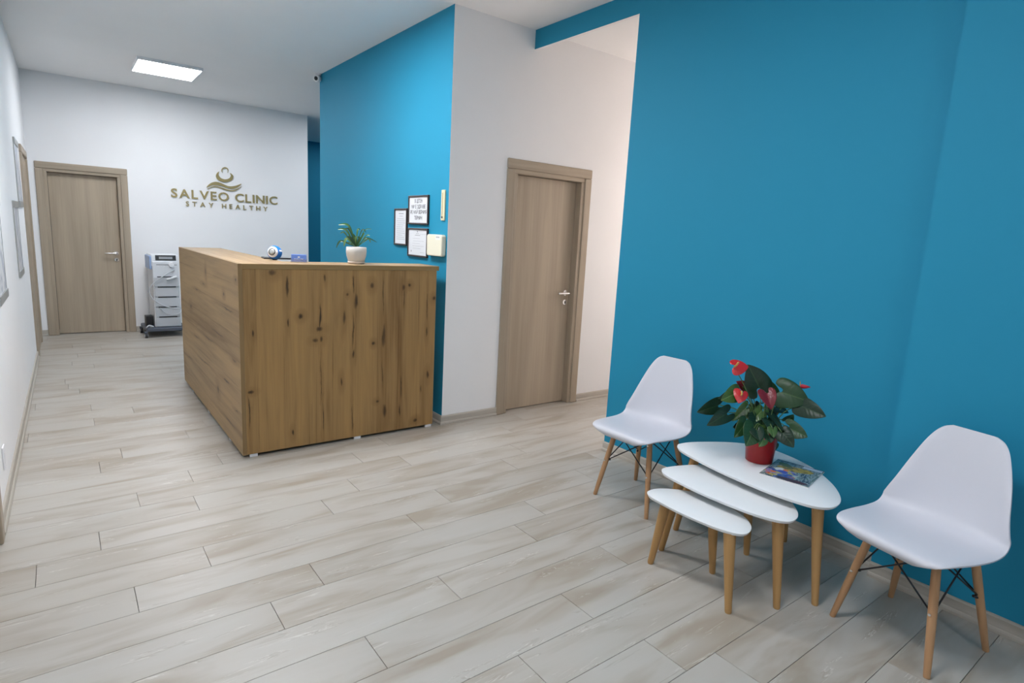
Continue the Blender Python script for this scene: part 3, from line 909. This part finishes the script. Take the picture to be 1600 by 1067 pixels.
# cream wall box
rb = thing('control_box', 'cream rounded wall box right of the lower certificate', 'wall box', (XB, 4.030, 1.405))
o = (XB, 4.030, 1.405)
def rrect(w, h, r, n=5):
    out = []
    for cx, cy, a0 in ((w - r, h - r, 0), (-w + r, h - r, 90), (-w + r, -h + r, 180), (w - r, -h + r, 270)):
        for k in range(n + 1):
            a = math.radians(a0 + 90 * k / n)
            out.append((cx + r * math.cos(a), cy + r * math.sin(a)))
    return out
b = B().prism(rrect(.115, .082, .02), lambda a, c, h: (XB - h, 4.030 + a, 1.405 + c), .0005, .042)
b.build('housing', M['cream'], rb, origin=o, fix=True, bevel=.008, seg=3, angle=50)
lbp = B().box((XB - .0428, 3.937, 1.448), (XB - .0418, 4.005, 1.478)).build('sticker', mat('sticker', (.85, .85, .80), .5), rb, origin=o)
b = B()
for k in range(3):
    b.box((XB - .0434, 3.947 + k * .018, 1.462), (XB - .0427, 3.959 + k * .018, 1.473))
b.build('sticker_marks', M['inkgrey'], lbp, origin=o)

# security camera under the ceiling at the far end of the blue wall
sc = thing('security_camera', 'tiny white bullet camera where the blue wall meets the ceiling', 'camera', (XB - .03, 6.62, 3.1))
dv = Vector((-.75, -.62, -.18)).normalized()
B().tube([(0, 0, -.0005), (0, 0, -.016)], .03, 20).build('mount', M['whiteplastic'], sc)
p0 = Vector((.01, .008, -.048))
B().tube([p0 - dv * .01, p0 + dv * .005, p0 + dv * .05, p0 + dv * .055], [.02, .036, .036, .032], 20).build('body', M['whiteplastic'], sc, smooth=True)
B().tube([p0 + dv * .0551, p0 + dv * .058], [.021, .019], 20).build('lens', M['black'], sc)
B().tube([(0, 0, -.01), tuple(p0)], .012, 10).build('arm', M['whiteplastic'], sc)

# ================================================================ poster holders on the left wall
M['alu'] = mat('brushed_aluminium', (.42, .43, .42), .35, .6)
def poster(y0, y1, z0, z1, label, seed):
    yc, zc = (y0 + y1) / 2, (z0 + z1) / 2
    t = thing('poster_holder', label, 'poster holder', (xl(yc) + .0005, yc, zc), -sl)
    w, h = (y1 - y0) / 2, (z1 - z0) / 2
    B().box((0, -w, h - .052), (.014, w, h)).build('top_rail', M['alu'], t, bevel=.002)
    B().box((0, -w, -h), (.014, w, -h + .052)).build('bottom_rail', M['alu'], t, bevel=.002)
    for s_ in (-1, 1):
        B().box((0, s_ * (w - .004) - .004, -h + .052), (.008, s_ * (w - .004) + .004, h - .052)).build('side_rail', M['alu'], t)
    m = mat('poster_print', (.8, .8, .82), .3)
    n = NT(m)
    co = n.coords()
    f = n.noise(n.scale(co, (1, 5, 5)), 1.4, 3, .5, .6)
    f2 = n.noise(n.scale(co, (1, 3, 16)), 2.0 + seed * .1, 2)
    c_ = n.ramp(f, [(.42, (.42, .47, .56)), (.52, (.74, .77, .82)), (.7, (.82, .83, .85))])
    n.col(n.mix(n.math('MULTIPLY', f2, .2), c_, (.55, .5, .55)))
    B().box((.001, -w + .006, -h + .05), (.006, w - .006, h - .05)).build('poster', m, t)
    return t
poster(6.95, 7.48, 1.535, 2.135, 'higher grey-railed poster holder, right beside the far left door', 1)
poster(6.19, 6.70, .965, 1.577, 'lower grey-railed poster holder of the pair near the far left door', 2)
poster(4.40, 4.925, .960, 1.577, 'nearest grey-railed poster holder, cut by the left photo edge', 3)
sk = thing('wall_socket', 'small white wall plate low on the left wall', 'socket', (xl(3.87) + .0003, 3.87, .24), -sl)
B().box((0, -.04, -.06), (.008, .04, .06)).build('plate', M['whiteplastic'], sk, bevel=.003)
B().box((.008, -.025, -.03), (.0095, .025, .03)).build('insert', M['whiteplastic'], sk, bevel=.001)

# ================================================================ therapy machine on its trolley
TM = (.80, 8.62, 0)
tm = thing('medical_trolley', 'grey medical device on a dark wheeled base beside the oak desk', 'medical device', TM, math.radians(2))
M['devgrey'] = mat('device_grey', (.52, .54, .57), .4)
M['devlight'] = mat('device_light', (.70, .72, .75), .35)
M['devdark'] = mat('device_base', (.085, .10, .13), .5)
M['devblue'] = mat('device_blue', (.30, .42, .66), .35)
M['rubber'] = mat('rubber', (.03, .03, .035), .7)
bx = lambda lo, hi, nm, m, par=tm, bev=.004: B().box(lo, hi).build(nm, m, par, bevel=bev)
bx((.0, -.02, .075), (.46, .47, .125), 'base_plate', M['devdark'], bev=.012)
bx((.105, .03, .125), (.40, .43, .965), 'cabinet', M['devlight'], bev=.012)
for k in range(5):
    z = .245 + k * .128
    dr = bx((.117, .012, z - .112), (.388, .034, z + .004), 'drawer', M['devgrey'], bev=.004)
    bx((.150, .008, z + .006), (.355, .0125, z + .018), 'drawer_slot', M['black'], dr, bev=0)
# slanted head with display
hd = B().add([(.10, .03, .90), (.405, .03, .90), (.405, .43, .90), (.10, .43, .90), (.10, .055, 1.045), (.405, .055, 1.045), (.405, .43, 1.045), (.10, .43, 1.045)],
             [(0, 3, 2, 1), (4, 5, 6, 7), (0, 1, 5, 4), (1, 2, 6, 5), (2, 3, 7, 6), (3, 0, 4, 7)]).build('head', M['devlight'], tm, bevel=.01)
def slant(x0, x1, z0, z1, off, nm, m):
    f = lambda z: .03 + (z - .90) * .025 / .145
    return B().add([(x0, f(z0) - off, z0), (x1, f(z0) - off, z0), (x1, f(z1) - off, z1), (x0, f(z1) - off, z1), (x0, f(z0) + .003, z0), (x1, f(z0) + .003, z0), (x1, f(z1) + .003, z1), (x0, f(z1) + .003, z1)],
                   [(0, 1, 2, 3), (7, 6, 5, 4), (0, 4, 5, 1), (1, 5, 6, 2), (2, 6, 7, 3), (3, 7, 4, 0)]).build(nm, m, hd)
slant(.145, .375, .975, 1.04, .004, 'display_bezel', M['black'])
slant(.185, .335, .992, 1.022, .0055, 'display', mat('lcd', (.30, .32, .33), .2))
slant(.15, .38, .917, .958, .004, 'button_strip', M['black'])
kp = Vector((.315, .026, .922))
B().tube([kp, kp + Vector((0, -.03, 0))], [.032, .028], 20).build('dial', M['whiteplastic'], hd, smooth=False)
for k in range(3):
    q = Vector((.17 + k * .035, .031, .905))
    B().tube([q, q + Vector((0, -.008, 0))], .007, 10).build('button', M['whiteplastic'], hd)
bx((.078, .05, .86), (.1045, .40, 1.03), 'side_cover', M['devblue'], bev=.01)
bx((.02, .12, .126), (.10, .26, .26), 'power_box', M['black'], bev=.006)
B().tube(smooth_open([(.345, .02, .86), (.23, -.005, .79), (.10, -.01, .69), (.055, .0, .60), (.085, -.005, .50), (.18, -.015, .42), (.30, -.03, .375), (.42, -.03, .37)], 5), .006, 8).build('hose', M['devgrey'], tm, smooth=True)
B().tube(smooth_open([(.16, .0, .38), (.22, -.02, .31), (.33, -.03, .29), (.42, -.02, .33)], 5), .0055, 8).build('hose', M['devgrey'], tm, smooth=True)
B().tube(smooth_open([(.255, .002, .735), (.30, -.008, .752), (.365, -.004, .775)], 5), .014, 8).build('handpiece', M['devlight'], tm, smooth=True)
for cx, cy in ((-.005, .0), (.43, .0), (.0, .44), (.45, .44)):
    cs = bx((cx - .018, cy - .018, .055), (cx + .018, cy + .018, .082), 'caster', M['devdark'], bev=.003)
    w = B().tube([(cx - .014, cy - .02, .033), (cx + .014, cy - .02, .033)], .033, 18).build('wheel', M['rubber'], cs)
    B().tube([(cx - .019, cy - .02, .033), (cx + .019, cy - .02, .033)], .016, 12).build('hub', M['devgrey'], cs)
B().tube(smooth_open([(.0, -.005, .128), (.03, -.022, .16), (.08, -.01, .14), (.05, .05, .128)], 5), .008, 8).build('pedal_cable', M['devgrey'], tm, smooth=True)

# ================================================================ nest of three tables
T1P = [(2.553, 1.826), (2.598, 1.838), (2.683, 1.815), (2.82, 1.742), (2.925, 1.650), (2.968, 1.545), (2.952, 1.405), (2.901, 1.275), (2.831, 1.18), (2.752, 1.1), (2.662, 1.036), (2.591, 1.006),
       (2.525, 1.002), (2.476, 1.026), (2.443, 1.090), (2.424, 1.235), (2.438, 1.47), (2.483, 1.687), (2.515, 1.785)]
ta, tb2 = complex(2.553, 1.828), complex(2.591, 1.005)
def simil(a2, b2):
    k = (b2 - a2) / (tb2 - ta)
    return lambda p: a2 + (complex(*p) - ta) * k
def nest_table(outline, top, feet, label, th_=.016):
    cx = sum(p[0] for p in outline) / len(outline)
    cy = sum(p[1] for p in outline) / len(outline)
    t = thing('nesting_table', label, 'table', (cx, cy, 0), 0, 'nest of three white side tables')
    poly = [(x, y) for x, y, _ in smooth_closed([(x - cx, y - cy, 0) for x, y in outline], 5)]
    inner = [(x * (1 - .006 / max(.05, math.hypot(x, y))), y * (1 - .006 / max(.05, math.hypot(x, y)))) for x, y in poly]
    b = B()
    n = len(poly)
    vs = [(x, y, top - th_) for x, y in inner] + [(x, y, top - .006) for x, y in poly] + [(x, y, top - .003) for x, y in poly] + [(x * .999 - 0, y * .999, top) for x, y in inner]
    fs = [tuple(reversed(range(n))), tuple(range(3 * n, 4 * n))]
    mi = [0, 0]
    b.add(vs, fs)
    for r in range(3):
        for k in range(n):
            b.f.append((r * n + k, r * n + (k + 1) % n, (r + 1) * n + (k + 1) % n, (r + 1) * n + k))
            b.mi.append(0)
    b.build('tabletop', M['tabletop'], t, fix=True)
    for fx, fy in feet:
        fx, fy = fx - cx, fy - cy
        L = math.hypot(fx, fy)
        s_ = 1 - (.062 * top / .455) / L
        B().tube([(fx, fy, 0), (fx, fy, .004), (fx * s_, fy * s_, top - th_ - .001)], [.0125, .014, .0255], 20).build('leg', M['legwood'], t, smooth=False)
        t.children[-1].data.shade_smooth()
        es = t.children[-1].modifiers.new('split', 'EDGE_SPLIT'); es.split_angle = math.radians(50)
    return t
nest_table(T1P, .455, [(2.535, 1.768), (2.508, 1.010), (2.935, 1.379)], 'largest and highest white nesting table, carrying the red flower pot')
f2 = simil(complex(2.302, 1.724), complex(2.408, 1.088))
nest_table([(f2(p).real, f2(p).imag) for p in T1P], .405, [(2.296, 1.672), (2.338, 1.090), (2.635, 1.413)], 'middle white nesting table, half under the largest one')
f3_ = simil(complex(2.123, 1.658), complex(2.216, 1.181))
def f3(p):
    q = (complex(*p) - ta) / (tb2 - ta)
    q = ta + complex(q.real, q.imag if q.imag < .16 else .16 + (q.imag - .16) * .6) * (tb2 - ta)
    return f3_((q.real, q.imag))
nest_table([(f3(p).real, f3(p).imag) for p in T1P], .355, [(2.152, 1.620), (2.130, 1.188), (2.337, 1.406)], 'smallest and lowest white nesting table, nearest the room')

# magazine
mg = thing('magazine', 'colourful fish magazine lying on the white table beside the red pot', 'magazine', (2.727, 1.289, .4553), math.radians(11))
mm = mat('cover_print', (.2, .25, .35), .22)
n = NT(mm)
co = n.coords()
xyz = n.sep(co)
wv = n.noise(n.scale(co, (5, 18, 1)), 1.6, 3, .6, 1.5)
base = n.ramp(wv, [(.25, (.012, .02, .03)), (.40, (.05, .09, .13)), (.50, (.25, .33, .36)), (.57, (.05, .10, .08)), (.66, (.42, .48, .48)), (.8, (.06, .04, .04))])
vor = n.n('ShaderNodeTexVoronoi')
vor.inputs['Scale'].default_value = 46.0
n.l(n.scale(co, (1, .7, 1)), vor.inputs['Vector'])
vc = n.sep(vor.outputs['Color'])
patch = n.ramp(vc[0], [(0, (.03, .06, .30)), (.25, (.50, .42, .10)), (.42, (.60, .13, .05)), (.55, (.05, .10, .45)), (.7, (.30, .22, .45)), (.85, (.45, .50, .42))], 'CONSTANT')
def ell(cx, cy, rx, ry, ang=0.0, soft=6.0):
    x = n.math('SUBTRACT', xyz[0], cx); y = n.math('SUBTRACT', xyz[1], cy)
    ca, sa = math.cos(ang), math.sin(ang)
    xr = n.math('ADD', n.math('MULTIPLY', x, ca / rx), n.math('MULTIPLY', y, sa / rx))
    yr = n.math('ADD', n.math('MULTIPLY', x, -sa / ry), n.math('MULTIPLY', y, ca / ry))
    d_ = n.math('ADD', n.math('MULTIPLY', xr, xr), n.math('MULTIPLY', yr, yr))
    return n.math('MULTIPLY', n.math('SUBTRACT', 1.0, d_), soft, clamp=True)
col = n.mix(n.math('MULTIPLY', ell(-.055, .035, .075, .075), n.math('MULTIPLY', wv, 1.5), clamp=True), base, patch)
col = n.mix(ell(.045, .0, .038, .085, .25), col, n.ramp(n.noise(co, 40, 2), [(.35, (.06, .06, .02)), (.6, (.40, .29, .04))]))
col = n.mix(ell(.075, .055, .022, .04, -.5), col, (.09, .12, .04))
col = n.mix(ell(-.005, .055, .025, .022), col, (.62, .62, .60))
col = n.mix(ell(-.03, .035, .020, .026), col, (.06, .08, .38))
col = n.mix(ell(.0, .03, .012, .014), col, (.62, .14, .04))
col = n.mix(ell(-.06, .07, .012, .014), col, (.60, .16, .05))
col = n.mix(ell(-.112, -.03, .02, .075), col, (.07, .01, .015))
n.col(col)
W_, L_ = .108, .134
B().box((-L_, -W_, 0), (L_, W_, .004)).build('pages', mat('pages', (.75, .74, .72), .6), mg)
cv = B().box((-L_ - .0005, -W_ - .0005, .0041), (L_ + .0005, W_ + .0005, .005)).build('cover', mm, mg)
b = B().box((L_ - .035, -W_ + .004, .00505), (L_ - .004, -W_ + .09, .0053))
b.build('title_strip', mat('title_strip', (.40, .48, .58), .3), cv)
b = B().box((L_ - .006, -W_, .00505), (L_, W_, .0054))
b.build('edge_strip', mat('edge_strip', (.02, .035, .09), .3), cv)

# flowering plant in the red pot
AO = Vector((2.74, 1.47, .455))
an = thing('flamingo_flower', 'red pot of glossy green leaves and red flowers on the white table', 'potted plant', AO)
M['potred'] = mat('red_pot', (.36, .010, .014), .28)
B().lathe([(.058, .0005), (.064, .003), (.078, .155), (.082, .157), (.083, .178), (.079, .180), (.075, .165), (.072, .150)], n=40).build('pot', M['potred'], an, smooth=True)
B().lathe([(.0735, .155), (.03, .16), (.0001, .161)], n=24).build('soil', M['soil'], an)
def aleaf(name, c, light, under):
    m = mat(name, c, .28, spec=.55)
    t = NT(m)
    co = t.coords(0, 'UV')
    xy = t.sep(co)
    a = t.math('ABSOLUTE', t.math('SUBTRACT', xy[1], .5))
    mid = t.math('SUBTRACT', 1.0, t.math('MULTIPLY', a, 34.0), clamp=True)
    rib = t.math('SINE', t.math('ADD', t.math('MULTIPLY', xy[0], 38.0), t.math('MULTIPLY', a, -26.0)))
    ribm = t.math('MULTIPLY', t.math('SUBTRACT', rib, .86), 4.0, clamp=True)
    no = t.noise(t.coords(3.0), 18, 3)
    base = t.mix(no, c, tuple(x * .6 for x in c))
    v = t.math('ADD', t.math('MULTIPLY', mid, .6), t.math('MULTIPLY', ribm, .12), clamp=True)
    t.col(t.mix(v, base, light))
    t.bump(rib, .10, .002)
    return m
AL = [aleaf('flamingo_leaf_dark', (.012, .040, .018), (.05, .11, .04), None), aleaf('flamingo_leaf_mid', (.022, .075, .022), (.12, .2, .08), None),
      aleaf('flamingo_leaf_light', (.06, .145, .03), (.25, .33, .12), None)]
STEM = mat('flamingo_stem', (.10, .17, .05), .45)
HEART = [(-.20, .20, .34), (-.14, .09, .45), (-.05, .02, .50), (.08, 0, .52), (.22, 0, .50), (.38, 0, .46), (.54, 0, .395), (.70, 0, .30), (.84, 0, .185), (.94, 0, .085), (1.0, 0, .008)]
VIEW = Vector((-.60, -.78, .22)).normalized()
def heart(name, base, tip, w, m, parent, fold=.30, droop=.10, nrm=VIEW):
    base, tip = Vector(base), Vector(tip)
    ax_ = tip - base
    L = ax_.length
    # leaves foreshortened in view are longer than they look, so keep a plausible length
    sd = ax_.normalized().cross(nrm)
    sd = sd.normalized() if sd.length > .05 else Vector((.8, -.6, 0))
    nn = sd.cross(ax_.normalized()).normalized()
    vs, uv, fs = [], [], []
    cols = 8
    for t_, inn, hw in HEART:
        p = base + ax_ * t_ + nn * (-droop * L * t_ * t_)
        for k in range(cols + 1):
            if k < cols / 2: q = -(hw - (hw - inn) * (k / (cols / 2)) )
            elif k == cols / 2: q = inn if inn else 0.0
            else: q = inn + (hw - inn) * ((k - cols / 2) / (cols / 2))
            if k == cols / 2 and inn: q = inn * .98
            a_ = abs(q) * w
            vs.append(p + sd * (q * w) + nn * (a_ * fold - a_ * a_ / max(w, .01) * .5))
            uv.append((max(0, t_), .5 + q * .9))
    for i in range(len(HEART) - 1):
        for k in range(cols):
            if HEART[i][1] and k == cols // 2 - 1 :
                continue
            o_ = i * (cols + 1) + k
            fs.append((o_, o_ + 1, o_ + cols + 2, o_ + cols + 1))
    b = B().add(vs, fs)
    o = b.build(name, m, parent, smooth=True)
    ul = o.data.uv_layers.new(name='UVMap')
    for lp in o.data.loops:
        ul.data[lp.index].uv = uv[lp.vertex_index]
    sl_ = o.modifiers.new('thick', 'SOLIDIFY')
    sl_.thickness = .0012
    sub = o.modifiers.new('sub', 'SUBSURF')
    sub.levels = sub.render_levels = 1
    return o
def petiole(base, parent, r=.0024, name='stem'):
    base = Vector(base)
    a0 = math.atan2(base.y, base.x) if (abs(base.x) + abs(base.y)) > 1e-4 else 0
    rt_ = Vector((.025 * math.cos(a0), .025 * math.sin(a0), .155))
    mid = rt_.lerp(base, .5) + Vector((0, 0, .035))
    return B().tube(smooth_open([rt_, mid, base], 5), r, 6).build(name, STEM, parent, smooth=True)
for base, tip, w, tone in ANTHURIUM_LEAVES:
    lf = heart('leaf', base, tip, w * 1.22, AL[tone], an, fold=random.uniform(.2, .45), droop=random.uniform(.05, .2))
    petiole(base, lf)
# short young leaves crowding the rim of the pot
for k in range(16):
    a_ = k * 2.4 + .3
    r0, r1 = random.uniform(.02, .055), random.uniform(.075, .125)
    z0 = random.uniform(.20, .29)
    base = (r0 * math.cos(a_), r0 * math.sin(a_), z0)
    tip = (r1 * math.cos(a_), r1 * math.sin(a_), z0 - random.uniform(-.01, .06))
    lf = heart('leaf', base, tip, random.uniform(.045, .07), AL[(0, 1, 0, 1, 2)[k % 5]], an, fold=.3, droop=.15, nrm=Vector((-.35, -.45, .8)).normalized())
    petiole(base, lf)
SPATHE = []
for nm, c, r in (('spathe_red', (.52, .018, .022), .22), ('spathe_dark', (.17, .008, .016), .3), ('spathe_bud', (.45, .012, .03), .3)):
    m = mat(nm, c, r, spec=.6)
    t = NT(m)
    t.bump(t.noise(t.coords(2.0), 110, 3), .5, .004)
    SPATHE.append(m)
YEL = mat('spadix', (.50, .30, .07), .5)
for base, tip, w, kind, spx in ANTHURIUM_FLOWERS:
    if kind == 2:
        fo = B().tube([base, Vector(base).lerp(Vector(tip), .15), Vector(base).lerp(Vector(tip), .6), tip], [.003, w * .5, w * .36, .001], 10).build('flower', SPATHE[2], an, smooth=True)
        B().tube([Vector(base) + Vector((0, 0, .004)), Vector(base) + Vector((-.004, 0, .024))], [.003, .0015], 8).build('spadix', YEL, fo)
    else:
        fo = heart('flower', base, tip, w, SPATHE[kind], an, fold=.05 if kind == 0 else .5, droop=.25, nrm=Vector((-.5, -.65, .55)).normalized() if kind == 0 else VIEW)
        if spx:
            q = Vector(base) + (Vector(spx) - Vector(base)) * .95
            B().tube(smooth_open([base, Vector(base).lerp(q, .5) + VIEW * .008, q], 4), [.0042] * 8 + [.0022], 8).build('spadix', YEL, fo, smooth=True)
    petiole(base, fo, .0026, 'flower_stem')

# ================================================================ shell chairs
def shell_chair(label, loc, rz):
    """faces local -X; seat shell on four dowel legs with black wire bracing"""
    t = thing('shell_chair', label, 'chair', loc, rz, 'white shell chairs by the blue wall')
    # profile from front edge to top of back: x (negative = front), z, half width, side lift
    K = [(-.238, .408, .112, .000), (-.252, .424, .152, .000), (-.254, .443, .184, .001), (-.238, .457, .203, .002), (-.19, .461, .220, .004), (-.10, .453, .233, .008), (.00, .443, .238, .015), (.07, .441, .237, .026),
         (.112, .452, .235, .042), (.140, .478, .232, .056), (.157, .52, .221, .061), (.168, .57, .207, .054), (.178, .63, .192, .040), (.188, .69, .175, .027), (.199, .75, .154, .018), (.209, .797, .132, .010),
         (.215, .826, .107, .005), (.218, .839, .078, .002)]
    NV, NU = 48, 24
    prof = smooth_open([(a, b_, c_) for a, b_, c_, _ in K], 4)
    lift = smooth_open([(d_, 0, 0) for *_, d_ in K], 4)
    vs, fs = [], []
    N = len(prof)
    for i, p in enumerate(prof):
        x, z, w = p
        d0 = prof[min(i + 1, N - 1)] - prof[max(i - 1, 0)]
        tx, tz = Vector((d0.x, d0.y)).normalized()
        nx, nz = -tz, tx                       # points up over the seat, forward in front of the back
        e = lift[i].x
        for k in range(NU + 1):
            u = -1 + 2 * k / NU
            a = abs(u)
            h = e * a ** 2.3 - .006 * max(0, (a - .9) / .1) ** 2
            sway = 0
            vs.append((x + nx * h, u * w, z + nz * h))
    for i in range(N - 1):
        for k in range(NU):
            o_ = i * (NU + 1) + k
            fs.append((o_, o_ + NU + 1, o_ + NU + 2, o_ + 1))
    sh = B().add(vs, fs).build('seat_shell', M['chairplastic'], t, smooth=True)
    so = sh.modifiers.new('thick', 'SOLIDIFY'); so.thickness = .007; so.offset = -1
    bv = sh.modifiers.new('rim', 'BEVEL'); bv.width = .0025; bv.segments = 2; bv.limit_method = 'ANGLE'; bv.angle_limit = math.radians(50)
    feet = {(-1, -1): (-.182, -.190), (-1, 1): (-.182, .190), (1, -1): (.205, -.188), (1, 1): (.205, .188)}
    tops = {k: (k[0] * .115 + .0, k[1] * .118) for k in feet}
    pt = lambda k, z: Vector(feet[k] + (0,)).lerp(Vector(tops[k] + (.432,)), z / .432)
    legs = {}
    for k in feet:
        lg = B().tube([pt(k, 0), pt(k, .005), pt(k, .13), pt(k, .30), pt(k, .425)], [.0105, .0115, .0145, .0158, .0150], 16).build('leg', M['dowel'], t, smooth=True)
        es = lg.modifiers.new('split', 'EDGE_SPLIT'); es.split_angle = math.radians(50)
        legs[k] = lg
        out = Vector((k[0], k[1], 0)).normalized()
        for zz in (.225, .395):
            c0 = pt(k, zz)
            B().tube([c0 + Vector((k[0] * .013, 0, 0)), c0 + Vector((k[0] * .020, 0, 0))], .0055, 10).build('bolt', M['chrome'], lg)
    # bracing: on every side two wires cross from a leg top to the middle of the next leg
    ring = [(-1, -1), (-1, 1), (1, 1), (1, -1)]
    for i in range(4):
        a, c_ = ring[i], ring[(i + 1) % 4]
        for p, q in ((a, c_), (c_, a)):
            w_ = B().tube([pt(p, .42), pt(q, .222)], .0034, 8).build('brace_wire', M['blackmetal'], t, smooth=True)
    for k in feet:
        inn = pt(k, .222)
        B().tube([inn + Vector((-k[0] * .026, -k[1] * .010, .004)), inn + Vector((-k[0] * .010, 0, 0))], .0062, 8).build('brace_bracket', M['blackmetal'], t)
    for s_ in (-1, 1):
        B().tube([pt((-1, s_), .425) + Vector((0, 0, .004)), pt((1, s_), .425) + Vector((0, 0, .004))], .006, 8).build('seat_bracket', M['blackmetal'], t)
        B().tube([pt((s_, -1), .425) + Vector((0, 0, .004)), pt((s_, 1), .425) + Vector((0, 0, .004))], .006, 8).build('seat_bracket', M['blackmetal'], t)
    return t
ca = shell_chair('white plastic shell chair on wooden legs, left of the nesting tables', (2.665, 2.135, 0), math.radians(3))
cb = copy_tree(ca)
cb.location = (2.630, .705, 0)
cb.rotation_euler = (0, 0, math.radians(-12))
cb['label'] = 'white plastic shell chair on wooden legs, right of the tables at the photo edge'
